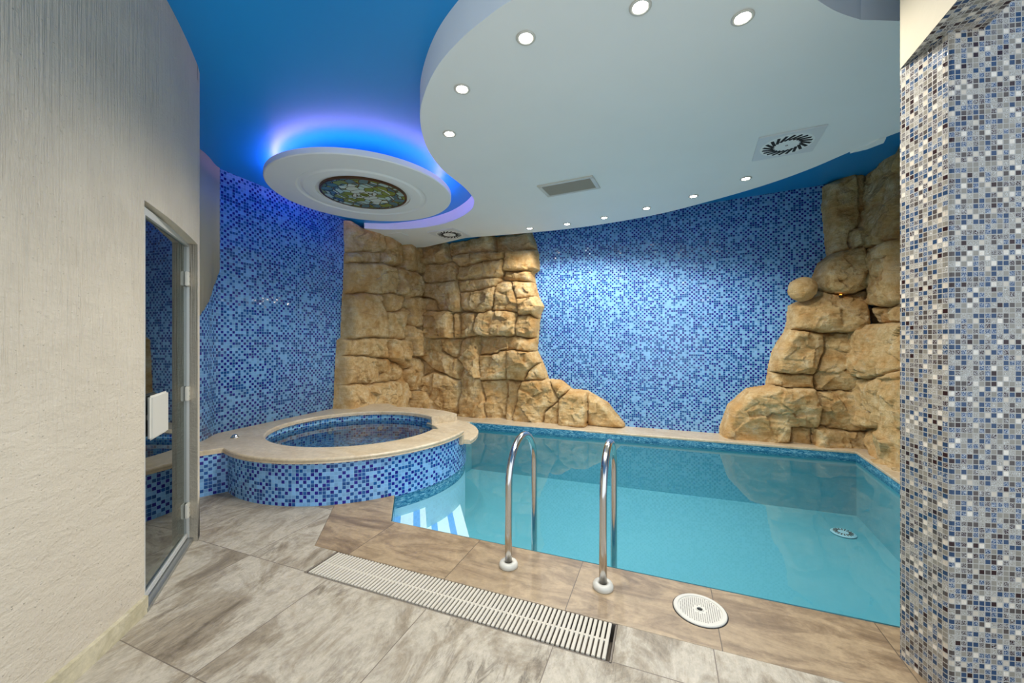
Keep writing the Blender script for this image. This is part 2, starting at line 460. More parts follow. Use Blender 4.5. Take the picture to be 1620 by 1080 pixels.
# white dropped ceiling with a wavy edge
ZP = 3.07
edge = [W(1.867, 2.07), W(1.70, 2.02), W(1.54, 1.95), W(1.32, 1.84), W(1.0, 1.76), W(.65, 1.74), W(.3, 1.80), W(0, 1.95)]
px_edge = [(762, 34), (728, 63), (694, 102), (674, 141), (664.5, 180), (669, 215), (681, 244), (703, 271), (733, 295), (748, 312), (750, 321), (746, 331), (733, 341), (711, 351), (678, 358.5), (644, 362), (611, 363), (576, 361)]
edge += [tuple(on_z(x, y, ZP).xy) for x, y in px_edge]
c1 = [(v.x, v.y) for v in catmull([Vector((*p, 0)) for p in edge], 6)]
back_px = [(672, 391), (737, 376), (838, 368), (933, 357.5), (1030, 341), (1108, 322), (1196, 297), (1274, 270), (1347, 239), (1401, 217), (1425, 208)]
c2 = [tuple(on_z(x, y, ZP).xy) for x, y in back_px]
c2b = [c2[0]]+[(v.x, v.y) for v in catmull([Vector((*p, 0)) for p in c2[1:]], 5)]
tail = [(XR-.02, 3.4), (XR-.02, 2.75), (1.9, 2.72), W(2.25, 2.07), W(2.087, 2.077)]
outline = c1+[(-4.40, 5.0), (-4.40, 5.9)]+c2b+tail
o = prism('ceiling_panel', outline, ZP, lambda x: ceilz(x)+.01, M['ceil_white'])
tag(o, 'white dropped ceiling with wavy edge carrying the spotlights', 'dropped ceiling', kind='structure')
ap = [on_z(x, y, ZP) for x, y in [(1345, 240.5), (1391, 218), (1402, 216), (1398, 224), (1372, 234)]]
o = prism('trim_2', [(p.x, p.y) for p in ap], ZP-.012, ZP+.03, M['ceil_white'])
tag(o, 'small white filler piece at rear right edge of dropped ceiling', 'ceiling trim', kind='structure')
ap = [on_z(x, y, ZP) for x, y in [(614, 369.7), (633, 367), (646, 373.3), (626, 376)]]
o = prism('access_panel', [(p.x, p.y) for p in ap], ZP-.006, ZP+.002, M['ceil_white'])
tag(o, 'flat white access hatch in dropped ceiling above the left rocks', 'access panel')

# ------------------------------------------------------------------ plastered steam room wall with a glass door
cw = [(-1.78, -1.2), (-1.74, -.3), (-1.715, .5), (-1.70, 1.0), (-1.72, 1.3), (-1.75, 1.53), (-1.79, 1.74), (-1.834, 1.93), (-1.92, 2.17), (-2.02, 2.40), (-2.125, 2.615)]
cvs = catmull([Vector((*p, 0)) for p in cw], 8)
cvs = [(v.x, v.y) for v in cvs]
i_d = min(range(len(cvs)), key=lambda i: abs(cvs[i][1]-1.93))
ZD = 2.04
def offset_in(c, t):
    out = []
    for i, p in enumerate(c):
        a, b = Vector(c[max(i-1, 0)]), Vector(c[min(i+1, len(c)-1)])
        d = (b-a).normalized(); out.append((p[0]-d.y*t, p[1]+d.x*t))
    return out
inn = offset_in(cvs, .16)
bm = bmesh.new(); uvl = bm.loops.layers.uv.new('UVMap')
def quad(pts, uv):
    vs = [bm.verts.new(p) for p in pts]; f = bm.faces.new(vs); f.smooth = True
    for l, q in zip(f.loops, uv): l[uvl].uv = q
def wall_run(c, ci, z0f, z1f, s0=0):
    s = s0; NZ = 6
    for i in range(len(c)-1):
        L = math.dist(c[i], c[i+1])
        a, b = W(*c[i]), W(*c[i+1]); ai, bi = W(*ci[i]), W(*ci[i+1])
        za, zb = z0f(i/(len(c)-1)), z0f((i+1)/(len(c)-1)); ta, tb = z1f(a[0]), z1f(b[0])
        for k in range(NZ):
            f0, f1 = k/NZ, (k+1)/NZ
            A0, A1 = za+(ta-za)*f0, za+(ta-za)*f1
            B0, B1 = zb+(tb-zb)*f0, zb+(tb-zb)*f1
            quad([(*a, A0), (*b, B0), (*b, B1), (*a, A1)], [(s, A0), (s+L, B0), (s+L, B1), (s, A1)])
        quad([(*bi, zb), (*ai, za), (*ai, ta), (*bi, tb)], [(s+L, zb), (s, za), (s, ta), (s+L, tb)])
        quad([(*a, za), (*ai, za), (*bi, zb), (*b, zb)], [(s, 0), (s, .16), (s+L, .16), (s+L, 0)])
        s += L
    for j in (0, -1):
        a, ai = W(*c[j]), W(*ci[j]); z0, z1 = z0f(0 if j == 0 else 1), z1f(a[0])
        qs = [(*a, z0), (*a, z1), (*ai, z1), (*ai, z0)]
        quad(qs if j == 0 else qs[::-1], [(0, z0), (0, z1), (.16, z1), (.16, z0)] if j == 0 else [(.16, z0), (.16, z1), (0, z1), (0, z0)])
    return s
s_end = wall_run(cvs[:i_d+1], inn[:i_d+1], lambda f: 0, ceilz)
wall_run(cvs[i_d:], inn[i_d:], lambda f: 2.055-.05*f, ceilz, s_end)
jp = [(-2.125, 2.615), (-2.172, 2.69), (-3.1, 3.42), (-3.22, 3.3), (-2.30, 2.72), (-2.222, 2.628)]
s = 0
for i in range(len(jp)):
    a, b = jp[i], jp[(i+1) % len(jp)]; L = math.dist(a, b)
    A, B = W(*a), W(*b)
    for k in range(6):
        z0, z1 = ceilz(A[0])*k/6, ceilz(A[0])*(k+1)/6
        quad([(*A, z0), (*B, z0), (*B, z1), (*A, z1)], [(s, z0), (s+L, z0), (s+L, z1), (s, z1)])
    s += L
bmesh.ops.remove_doubles(bm, verts=bm.verts, dist=.0005)
es = [e for e in bm.edges if len(e.link_faces) >= 2 and e.calc_face_angle(0) > .5]
for e in es: e.smooth = False
o = from_bm('wall_steam_room', bm, M['stucco'])
tag(o, 'curved cream wall of combed plaster with the glass door opening', 'wall', kind='structure')
# inside of the steam room
ins = [W(-1.9, 1.2), W(-3.4, 1.2), W(-3.9, 2.2), W(-3.3, 3.3), W(-3.15, 3.35)]
o = strip('wall_steam_room_inside', ins[::-1], 0, ceilz, M['steam'], thick=.08)
tag(o, 'dim grey inner wall of steam room behind the glass door', 'wall', kind='structure')
# skirting
sk = [p for p in cvs[:i_d+1]]
sk_in, sk_out = offset_in(sk, .004), offset_in(sk, -.016)
bm = bmesh.new()
for i in range(len(sk)-1):
    a, b, a2, b2 = W(*sk_in[i]), W(*sk_in[i+1]), W(*sk_out[i]), W(*sk_out[i+1])
    z = .085
    g = [(*a2, 0), (*b2, 0), (*b2, z-.004), (*a2, z-.004)]
    for q in ([(*a2, 0), (*b2, 0), (*b2, z-.004), (*a2, z-.004)], [(*a2, z-.004), (*b2, z-.004), (*b, z), (*a, z)]):
        bm.faces.new([bm.verts.new(v) for v in q])
    if i == len(sk)-2: bm.faces.new([bm.verts.new(v) for v in [(*b2, 0), (*b, 0), (*b, z), (*b2, z-.004)]])
bmesh.ops.remove_doubles(bm, verts=bm.verts, dist=.0003)
o = from_bm('baseboard_left', bm, M['skirt'])
tag(o, 'cream stone skirting along the foot of the curved plaster wall', 'baseboard', kind='structure')

# the door
d0, d1 = Vector((-1.868, 1.935)), Vector((-2.218, 2.640))
dd = (d1-d0); DL = dd.length; dd.normalize()
dn = Vector((dd.y, -dd.x))             # towards the camera side
def DW(t, off, z):
    p = d0+dd*t+dn*off; w = W(p.x, p.y); return Vector((w[0], w[1], z))
def dbox(bm, t0, t1, o0, o1, z0, z1, bev=0):
    vs = [bm.verts.new(DW(t, o, z)) for z in (z0, z1) for o in (o0, o1) for t in (t0, t1)]
    fs = [(0, 1, 3, 2), (4, 6, 7, 5), (0, 4, 5, 1), (2, 3, 7, 6), (0, 2, 6, 4), (1, 5, 7, 3)]
    F2 = [bm.faces.new([vs[i] for i in f]) for f in fs]
    if bev:
        bmesh.ops.bevel(bm, geom=list({e for f in F2 for e in f.edges}), offset=bev, segments=3, affect='EDGES')
dr = thing('door_1', DW(DL/2, 0, 0), 'tinted frameless glass steam room door set in the plaster wall', 'door', kind='structure')
bm = bmesh.new(); dbox(bm, .02, DL-.035, -.005, .005, .05, 1.985); from_bm('glass_pane', bm, M['glass'], dr)
bm = bmesh.new()
dbox(bm, DL-.028, DL-.008, -.02, .02, 0, 2.03); dbox(bm, .0, .02, -.02, .02, 0, 2.03); dbox(bm, .02, DL-.028, -.02, .02, 1.992, 2.03)
from_bm('door_frame', bm, M['alu'], dr)
bm = bmesh.new(); dbox(bm, .02, DL-.034, -.012, .012, .03, .055); from_bm('bottom_rail', bm, M['alu'], dr)
bm = bmesh.new(); dbox(bm, -.03, DL-.02, -.04, .045, 0.001, .022); from_bm('threshold', bm, M['grey_metal'], dr)
for z in (1.77, 1.0, .215):
    bm = bmesh.new(); dbox(bm, DL-.075, DL-.012, .006, .026, z-.048, z+.048, .004); h = from_bm('hinge', bm, M['white_plastic'], dr)
    bm = bmesh.new()
    for k in (-.018, .018):
        dbox(bm, DL-.058, DL-.048, .026, .0275, z+k-.005, z+k+.005)
    hs_ = from_bm('screw', bm, M['grey_metal'], h)
    hs_.matrix_parent_inverse = Matrix.Identity(4)
bm = bmesh.new(); dbox(bm, .04, .285, .02, .04, .84, 1.07, .009); hd = from_bm('handle', bm, M['white_plastic'], dr)
bm = bmesh.new()
for t in (.10, .22): dbox(bm, t-.012, t+.012, .005, .021, .94, .965)
from_bm('handle_mount', bm, M['white_plastic'], hd)

# ------------------------------------------------------------------ floor
EDGE_Y, COP_Y = 2.377, 1.905
GX0, GX1, GY0 = -1.95, -.215, 1.672
DGA = (-1.907, EDGE_Y)        # the slanting pool corner
CPA = (-2.150, COP_Y)
def to_circle(p, r):
    d = Vector((-.581, .814)).normalized(); w = Vector(p)-Vector(SPA)
    b = w.dot(d); t = -b-math.sqrt(b*b-(w.length_squared-r*r)); q = Vector(p)+d*t
    return (q.x, q.y)
DGB = to_circle(DGA, 1.195); CPB = to_circle(CPA, 1.165)         # outer line of the coping there
angle = lambda p: math.degrees(math.atan2(p[1]-SPA[1], p[0]-SPA[0]))
a_cp, a_dg = angle(CPB), angle(DGB)
LOWA, LOWB = (-3.655, 2.31), (-3.82, 1.90)          # low wall beside the tub
fl = [(-5.4, -.5), (3.2, -.5), (3.2, COP_Y), (GX1+.012, COP_Y), (GX1+.012, GY0-.012), (GX0-.012, GY0-.012), (GX0-.012, COP_Y), CPA, CPB]
fl += arc(SPA, R_WALL-.05, a_cp, -110.5, 24)[1:]
fl += [(-3.86, 1.90), (-4.4, 1.9), (-5.4, 1.9)]
o = prism('floor', fl, -.06, 0, M['floor'])
tag(o, 'floor of large greyish stone tiles with brown veins', 'floor', kind='structure')

# ------------------------------------------------------------------ swimming pool
pool = thing('swimming_pool', (0, 4.1, 0), 'turquoise swimming pool in front of the mosaic back wall', 'swimming pool')
WL = -.088
NR, BR, BL = (2.02, EDGE_Y), (2.205, 5.97), (-3.0, 5.80)
R_B = 1.195
basin = [DGA, NR, (2.12, 4.7), BR, BL, spa_pt(79.5, R_B)]+arc(SPA, R_B, 79, a_dg, 30)
o = strip('basin_wall', basin, -.80, -.0, M['liner'], pool, closed=True)
n = len(basin)
mesh('basin_floor', [(p[0], p[1], -.79) for p in basin], [list(range(n))], M['liner'], pool)
def inset_line(pts, t):
    return offset_pts(pts, t)
def offset_pts(c, t, closed=False):
    out = []; m = len(c)
    for i, p in enumerate(c):
        a = Vector(c[(i-1) % m] if closed else c[max(i-1, 0)]); b = Vector(c[(i+1) % m] if closed else c[min(i+1, m-1)])
        q = Vector(p); d1_ = (q-a); d2_ = (b-q)
        nn = Vector((0, 0))
        for d_ in (d1_, d2_):
            if d_.length > 1e-6: d_ = d_.normalized(); nn += Vector((-d_.y, d_.x))
        nn.normalize()
        ref = d1_ if d1_.length > 1e-6 else d2_
        rn = Vector((-ref.normalized().y, ref.normalized().x)); k = max(.4, nn.dot(rn))
        out.append((p[0]+nn.x*t/k, p[1]+nn.y*t/k))
    return out
bi = offset_pts(basin, .006, True)
strip('waterline_band', bi, -.125, -.012, M['band'], pool, closed=True)
# paler liner on the tub's own wall under water
strip('tub_side_liner', arc(SPA, R_B+.008, 60, a_dg-4, 24), -.79, -.125, M['liner_pale'], pool, smooth=True)
w_in = offset_pts(basin, .002, True)
mesh('water', [(p[0], p[1], WL) for p in w_in], [list(range(n))], M['water'], pool)
# near coping of brown stone, back and right coping of cream stone
cp = [(3.2, COP_Y), (3.2, EDGE_Y-.012), (1.4, EDGE_Y-.012), DGA, to_circle(DGA, 1.13), to_circle(CPA, 1.13), CPA]
o = prism('coping', cp, -.05, .002, M['coping'], pool)
o['label'] = 'brown travertine coping along the near edge'
m = o.modifiers.new('b', 'BEVEL'); m.width = .006; m.segments = 2; m.limit_method = 'ANGLE'
bk = [BL, BR, (2.12, 4.7), (2.03, 3.0), (2.4, 3.0), (XR+.02, 4.7), (XR+.02, YB+.02), (-4.3, YB+.02), (-4.3, 5.6), (-3.0, 5.6)]
bk = [(-3.3, 5.79), (2.195, 5.955), (2.105, 4.7), (2.01, 2.6), (XR+.02, 2.6), (XR+.02, YB+.02), (-4.42, YB+.02), (-4.42, 4.3), (-3.3, 4.55)]
o = prism('back_coping', bk, -.03, .004, M['trav'], pool)
o['label'] = 'cream stone ledge at the back and right edge'
m = o.modifiers.new('b', 'BEVEL'); m.width = .01; m.segments = 3; m.limit_method = 'ANGLE'
# submerged steps parallel to the slanting corner
sn = Vector((.814, .581)).normalized(); sd = Vector((-sn.y, sn.x))
def step(k, off0, off1, z):
    base = Vector(DGA); pts = []
    L = 1.5
    def at(off, t): return base+sn*off+sd*t
    def t_edge(off): return (EDGE_Y+.008-(base+sn*off).y)/sd.y
    t0, t1 = t_edge(off0), t_edge(off1)
    q = [at(off0, t0), at(off1, t1), at(off1, L), at(off0, L)]
    V2 = [(p.x, p.y, zz) for zz in (-.79, z) for p in q]
    U = [(off0, t0), (off1, t1), (off1, L), (off0, L)]*2
    o = mesh('step', V2, [(3, 2, 1, 0), (4, 5, 6, 7), (0, 1, 5, 4), (1, 2, 6, 5), (2, 3, 7, 6), (3, 0, 4, 7)], M['step'], pool, U)
step(0, .0, .268, -.20); step(1, .268, .645, -.40)
# main drain
bm = bmesh.new(); lathe(bm, [(0, 0), (.10, 0), (.115, .012), (.10, .02), (0, .024)], 40, (1.86, 5.35, -.79), False); dr_ = from_bm('main_drain', bm, M['liner_pale'], pool)
bm = bmesh.new()
for k in range(18):
    a = 2*PI*k/18
    bbox(bm, (1.86+.07*math.cos(a), 5.35+.07*math.sin(a), -.7665), (.04, .008, .004), a)
from_bm('drain_slot', bm, M['dark'], dr_)

# ------------------------------------------------------------------ hot tub
tub = thing('hot_tub', (SPA[0], SPA[1], 0), 'round raised hot tub faced with blue mosaic, left of the pool', 'hot tub')
ZT = .40
poly = [LOWA, (-3.665, 2.305), LOWB, (-4.30, 1.98), (-4.335, 2.7), (-4.38, 3.6), (-4.40, 4.55), (-3.95, 4.85), (-3.6, 4.64)]
def ray_poly(a, pl):
    d = (math.cos(a), math.sin(a)); best = 0
    for i in range(len(pl)-1):
        ax, ay = pl[i][0]-SPA[0], pl[i][1]-SPA[1]; bx, by = pl[i+1][0]-SPA[0], pl[i+1][1]-SPA[1]
        ex, ey = bx-ax, by-ay; den = d[0]*ey-d[1]*ex
        if abs(den) < 1e-9: continue
        t = (ax*ey-ay*ex)/den; u = (ax*d[1]-ay*d[0])/den
        if t > 0 and -1e-6 <= u <= 1+1e-6: best = max(best, t)
    return best
aL = math.degrees(math.atan2(LOWA[1]-SPA[1], LOWA[0]-SPA[0])) % 360
G0, G1 = 10.5, 57.0
angs = sorted(set([G1+k*(360-G1+G0)/150 for k in range(151)]+[aL-.02, aL]))
ring = []
for a in angs:
    am = a % 360
    R = R_OUT
    if 100 < am < aL-.01:
        R = max(R_OUT, ray_poly(math.radians(am), poly[2:]))
    ring.append((a, R))
def ring_mesh(name, ring, prof, mat, parent, cap=True, smooth=False):
    V, Fc = [], []; m = len(prof)
    for a, R in ring:
        ca, sa = math.cos(math.radians(a)), math.sin(math.radians(a))
        for kind, off, z in prof:
            r = R+off if kind == 'o' else R_IN+off
            V.append((SPA[0]+r*ca, SPA[1]+r*sa, z))
    for i in range(len(ring)-1):
        for k in range(m):
            k2 = (k+1) % m
            Fc.append((i*m+k, (i+1)*m+k, (i+1)*m+k2, i*m+k2))
    if cap:
        Fc.append(tuple(range(m))[::-1]); Fc.append(tuple((len(ring)-1)*m+k for k in range(m)))
    o = mesh(name, V, Fc, mat, parent)
    bm = bmesh.new(); bm.from_mesh(o.data); bmesh.ops.recalc_face_normals(bm, faces=bm.faces); bm.to_mesh(o.data); bm.free()
    return o
def cprof(zt, th, rr=.016):
    p = [('o', -.004, zt-th)]
    for k in range(5):
        a = -PI/2*.6+(PI/2*1.6)*k/4
        p.append(('o', -rr+rr*math.cos(a), zt-rr+rr*math.sin(a)))
    for k in range(5):
        a = PI/2+(PI/2)*k/4
        p.append(('i', rr+rr*math.cos(a), zt-rr+rr*math.sin(a)))
    p.append(('i', .0, zt-th))
    return p
ring_mesh('coping', ring, cprof(ZT, .045), M['trav'], tub)['label'] = 'cream stone rim around the tub'
# lower spillway ledge
led = []
for k in range(25):
    a = G0+(66-G0)*k/24
    led.append((a, 1.245+.115*math.sin(PI*min(1, .18+.75*k/24))**.6))
ring_mesh('spillway_ledge', led, cprof(.30, .045), M['trav'], tub)['label'] = 'lower cream stone spillway facing the pool'
# cheek stones at the two ends of the rim
for a0, a1 in ((G1+.05, G1+2.5), (G0-2.5, G0-.05)):
    rr = [(a0+(a1-a0)*k/2, R_OUT+.004) for k in range(3)]
    ring_mesh('cheek_stone', rr, [('o', -.002, .258), ('o', -.002, .357), ('i', .004, .357), ('i', .004, .258)], M['trav'], tub)
# outer mosaic skin
wall_pts = []
for a, R in ring:
    r = (R_WALL if R <= R_OUT+.001 else R-.03)
    wall_pts.append(spa_pt(a, r))
vis = wall_pts
full = vis+[spa_pt(a, R_WALL) for a in np.linspace(G0, G1+0, 16)]
def tubwall(pts, z0, z1, name):
    return strip(name, pts, z0, z1, M['pool_mosaic'], tub)
tubwall(vis[::-1], -.012, ZT-.043, 'outer_wall')
tubwall([spa_pt(a, R_WALL) for a in np.linspace(G1+1, G0-1, 18)], -.012, .257, 'outer_wall')
# inner basin: wall, bench, footwell
inner = arc(SPA, R_IN+.03, 0, 360, 72)
strip('inner_wall', inner, .06, .262, M['spa_inner'], tub, smooth=True)
strip('inner_wall', arc(SPA, R_IN+.03, G1, 360+G0, 64), .262, ZT-.04, M['spa_inner'], tub, smooth=True)
def disc(name, r0, r1, z, mat):
    V, U, Fc = [], [], []
    for k in range(72):
        for r in (r0, r1):
            p = spa_pt(k*5, r); V.append((*p, z)); U.append(p)
    for k in range(72):
        a = 2*k; b = 2*((k+1) % 72); Fc.append((a, a+1, b+1, b))
    return mesh(name, V, Fc, mat, tub, U)
disc('bench', .48, R_IN+.03, .06, M['spa_inner'])
strip('footwell_wall', arc(SPA, .48, 0, 360, 60), -.28, .06, M['spa_inner'], tub, smooth=True)
V = [(*spa_pt(k*6, .481), -.28) for k in range(60)]
mesh('footwell_floor', V, [list(range(60))], M['spa_inner'], tub, [(v[0], v[1]) for v in V])
V = [(*spa_pt(k*5, R_IN+.028), .292) for k in range(72)]
mesh('water', V, [list(range(72))], M['spa_water'], tub)
# jets on the inner wall
for a in (35, 75, 115, 155, 200, 330):
    p = spa_pt(a, R_IN+.026); bm = bmesh.new()
    lathe(bm, [(0, 0), (.03, 0), (.03, .008), (.018, .012), (.012, .006), (0, .006)], 20, (0, 0, 0), False)
    bm.transform(Matrix.Translation((*p, .17)) @ Matrix.Rotation(math.radians(a), 4, 'Z') @ Matrix.Rotation(-PI/2, 4, 'Y'))
    from_bm('jet', bm, M['white_plastic'], tub)
# chrome button on the rim
bp = on_z(371.5, 692, ZT)
bm = bmesh.new(); lathe(bm, [(0, 0), (.038, 0), (.036, .008), (.028, .012), (.026, .022), (.018, .03), (0, .033)], 28, (bp.x, bp.y, ZT), False)
ob = from_bm('air_button', bm, M['steel'], tub, smooth=True); ob['label'] = 'small domed chrome button on the rim'

# ------------------------------------------------------------------ pillar and beam of crackled glass mosaic
PA, PC = W(1.657, 1.652), W(1.635, 1.45)
fd = Vector((CA+.133*SA, SA-.133*CA)).normalized()
PE = (PC[0]+fd.x*1.9, PC[1]+fd.y*1.9)
PB = (XR+.1, 2.36)
c_r = .012
cd = (Vector(PA)-Vector(PC)).normalized()
path = [PB, PA, (PC[0]+cd.x*c_r, PC[1]+cd.y*c_r), (PC[0]+(cd.x+fd.x)*c_r*.3, PC[1]+(cd.y+fd.y)*c_r*.3), (PC[0]+fd.x*c_r, PC[1]+fd.y*c_r), PE]
o = strip('pillar', path[::-1], 0, ceilz, M['pillar_mosaic'], u0=.004)
# strip() faces left of the path: reversed so that the skin faces the room
o.data.flip_normals()
tag(o, 'wide pillar at the right of blue, brown and white crackled glass mosaic', 'pillar', kind='structure')
ZB = 2.51
b_l0, b_r0 = Vector(PA), Vector((1.11, 2.06))
bl1 = Vector((.86, -1.2)); br1 = Vector((1.03, -1.2))
V = [(b_l0.x, b_l0.y, ZB), (bl1.x, bl1.y, ZB), (br1.x, br1.y, ZB), (b_r0.x, b_r0.y, ZB)]
bmn = thing('beam', (.98, .6, ZB), 'mosaic bottomed beam meeting the top of the tiled pillar', 'beam', kind='structure')
mesh('soffit', V, [(0, 3, 2, 1)][:1], M['pillar_mosaic'], bmn, [(v[0], v[1]) for v in V])
V = [(b_l0.x, b_l0.y, ZB+.002), (bl1.x, bl1.y, ZB+.002), (bl1.x, bl1.y, ceilz(.86)), (b_l0.x, b_l0.y, ceilz(.94)),
     (b_r0.x, b_r0.y, ZB+.002), (br1.x, br1.y, ZB+.002), (br1.x, br1.y, ceilz(1.03)), (b_r0.x, b_r0.y, ceilz(1.1))]
mesh('plaster_side', V, [(0, 1, 2, 3), (4, 7, 6, 5), (1, 5, 6, 2), (0, 3, 7, 4)], M['plaster'], bmn)

# ------------------------------------------------------------------ sandstone rock work
def sdist(P, poly):
    """signed distance, negative inside"""
    poly = np.asarray(poly, float); n = len(poly)
    d = np.full(len(P), 1e9); ins = np.zeros(len(P), bool)
    for i in range(n):
        a, b = poly[i], poly[(i+1) % n]; e = b-a; w = P-a
        t = np.clip((w@e)/max(e@e, 1e-12), 0, 1)
        d = np.minimum(d, np.hypot(*(w-t[:, None]*e).T))
        c = (a[1] > P[:, 1]) != (b[1] > P[:, 1])
        with np.errstate(divide='ignore', invalid='ignore'):
            xi = a[0]+(P[:, 1]-a[1])/(b[1]-a[1])*e[0]
        ins ^= c & (P[:, 0] < xi)
    return np.where(ins, -d, d)
def rock_wall(parent, stones, outline, to_uv, from_uv, seed, g=.0115, tbase=.19, bounds=None, dome=.065):
    """stones, outline: pixel polygons; one relief, split into one mesh per stone"""
    rnd = random.Random(seed)
    polys = [np.array([to_uv(x, y) for x, y in s[0]]) for s in stones]
    out = np.array([to_uv(x, y) for x, y in outline])
    lo, hi = out.min(0)-.08, out.max(0)+.08
    if bounds:
        lo = np.maximum(lo, bounds[0]); hi = np.minimum(hi, bounds[1])
    nu, nz = int((hi[0]-lo[0])/g)+1, int((hi[1]-lo[1])/g)+1
    u = lo[0]+np.arange(nu)*g; z = lo[1]+np.arange(nz)*g
    UU, ZZ = np.meshgrid(u, z, indexing='ij'); P = np.stack([UU.ravel(), ZZ.ravel()], 1)
    nv = lambda p, f, o: mnoise.noise(Vector((p[0]*f+o, p[1]*f+o*.7, seed*3.1)))
    wx = np.array([nv(p, 3.5, 0)*.035+nv(p, 11, 5)*.012+nv(p, 30, 3)*.005 for p in P]); wy = np.array([nv(p, 3.5, 9)*.035+nv(p, 11, 14)*.012+nv(p, 30, 17)*.005 for p in P])
    Q = P+np.stack([wx, wy], 1)
    D = np.stack([sdist(Q, p) for p in polys], 1)
    lx = np.array([nv(p, 3.5, 0)*.03+nv(p, 8, 5)*.008 for p in P]); ly = np.array([nv(p, 3.5, 9)*.03+nv(p, 8, 14)*.008 for p in P])
    so = sdist(P+np.stack([lx, ly], 1)*.6, out)
    idx = np.argsort(D, 1); i1 = idx[:, 0]; r = np.arange(len(P))
    s1 = D[r, i1]; s2 = D[r, idx[:, 1]]
    crack = np.clip((s2-s1)/2, 0, None)
    edge = np.clip(-.012-so, 0, None)
    keep = so < .045
    T = np.array([tbase+(s[1] if len(s) > 1 else 0)+rnd.uniform(-.05, .05) for s in stones])
    TX = np.array([rnd.uniform(-.22, .22) for s in stones]); TY = np.array([rnd.uniform(-.20, .12) for s in stones])
    cen = np.array([p.mean(0) for p in polys])
    rad = np.array([min(.16, .3*min(np.ptp(p[:, 0]), np.ptp(p[:, 1]))+.02) for p in polys])
    ra = rad[i1]
    qc = np.clip(crack/(.024), 0, 1); pc = np.sqrt(np.clip(1-(1-qc)**2, 0, 1))
    qd = np.clip(crack/ra, 0, 1); pd = np.sqrt(np.clip(1-(1-qd)**2, 0, 1))
    qe = np.clip(edge/.10, 0, 1); pe = np.sqrt(np.clip(1-(1-qe)**2, 0, 1))
    gap = np.clip((s1-.012)/.05, 0, 1)
    fb = np.array([mnoise.fractal(Vector((p[0]*3.2, p[1]*3.2, seed+20)), .9, 2.1, 5) for p in P])
    rg = np.array([mnoise.ridged_multi_fractal(Vector((p[0]*2.2, p[1]*7, seed+3)), .9, 2.2, 4, 1.0, 2.0) for p in P])
    stt = np.array([nv((p[0]*.35, p[1]), 26, 40) for p in P])
    # chipped facets and fine splits
    fc = np.zeros(len(P)); fc2 = np.zeros(len(P))
    for k, p in enumerate(Q):
        for arr, sc_, amp in ((fc, 3.2, .24), (fc2, 9.0, .16)):
            q = Vector((p[0]*sc_, p[1]*sc_*1.25, seed*1.7))
            c_ = mnoise.voronoi(q)[1][0]
            t_ = mnoise.cell_vector(c_*7.3+Vector((.5, .5, .5)))
            arr[k] = ((q.x-c_.x)*(t_.x-.5)+(q.y-c_.y)*(t_.y-.5))/sc_*amp*2
    cr = np.array([abs(mnoise.fractal(Vector((p[0]*1.5, p[1]*2.6, seed+51)), 1, 2.0, 3)) for p in Q])
    split = np.clip(1-cr/.025, 0, 1)*(np.array([nv(p, 1.4, 70) for p in P]) > -.05)
    top = T[i1]+(P[:, 0]-cen[i1, 0])*TX[i1]+(P[:, 1]-cen[i1, 1])*TY[i1]
    h = top-.125*(1-pc)-dome*(1-pd)-.07*gap
    soft = np.clip(edge/.16, .0, 1)
    h = h+(fc+fc2)*np.clip(pc, .3, 1)*soft+fb*.016*np.clip(soft, .3, 1)+((rg-1.2)*.008+stt*.005)*soft-.018*split*pc
    h = np.clip(h, .02, None)*pe-np.where(edge <= 0, .012, 0)
    vid = -np.ones(len(P), int)
    cells = {}
    K = keep.reshape(nu, nz)
    I1 = i1.reshape(nu, nz); Hh = h.reshape(nu, nz)
    for i in range(nu-1):
        for j in range(nz-1):
            if K[i, j] and K[i+1, j] and K[i, j+1] and K[i+1, j+1]:
                c = [I1[i, j], I1[i+1, j], I1[i, j+1], I1[i+1, j+1]]
                cells.setdefault(max(set(c), key=c.count), []).append((i, j))
    # smooth normals computed over the whole relief so that stones shade without seams
    for sid, cl in cells.items():
        loc = {}; V = []; Fc = []
        def vv(i, j):
            if (i, j) not in loc:
                loc[(i, j)] = len(V); V.append(from_uv(u[i], z[j], float(Hh[i, j])))
            return loc[(i, j)]
        for i, j in cl:
            Fc.append((vv(i, j), vv(i+1, j), vv(i+1, j+1), vv(i, j+1)))
        mesh('rock', V, Fc, M['rock'], parent, None, True)
z4 = lambda L: [(520+x/2.842, 330+y/2.842) for x, y in L]
z5 = lambda L: [(1120+x/1.928, 200+y/1.928) for x, y in L]
zb = lambda L: [(780+x/4.263, 560+y/4.263) for x, y in L]

XLW = lambda y: -4.385-.0194*(y-4.6)
TL, TBK, TRB, TRR = .14, .16, .17, .24
def uv_left(x, y):
    p = on_x(x, y, -4.40+TL); return (p.y, p.z)
def w_left(u, z, h): return (XLW(u)+h-.004, u, z)
def uv_back(x, y):
    p = on_y(x, y, YB-TBK); return (p.x, p.z)
def w_back(u, z, h): return (u, YB-h+.004, z)
def uv_right(x, y):
    p = on_x(x, y, XR-TRR); return (p.y, p.z)
def w_right(u, z, h): return (XR-h+.004, u, z)

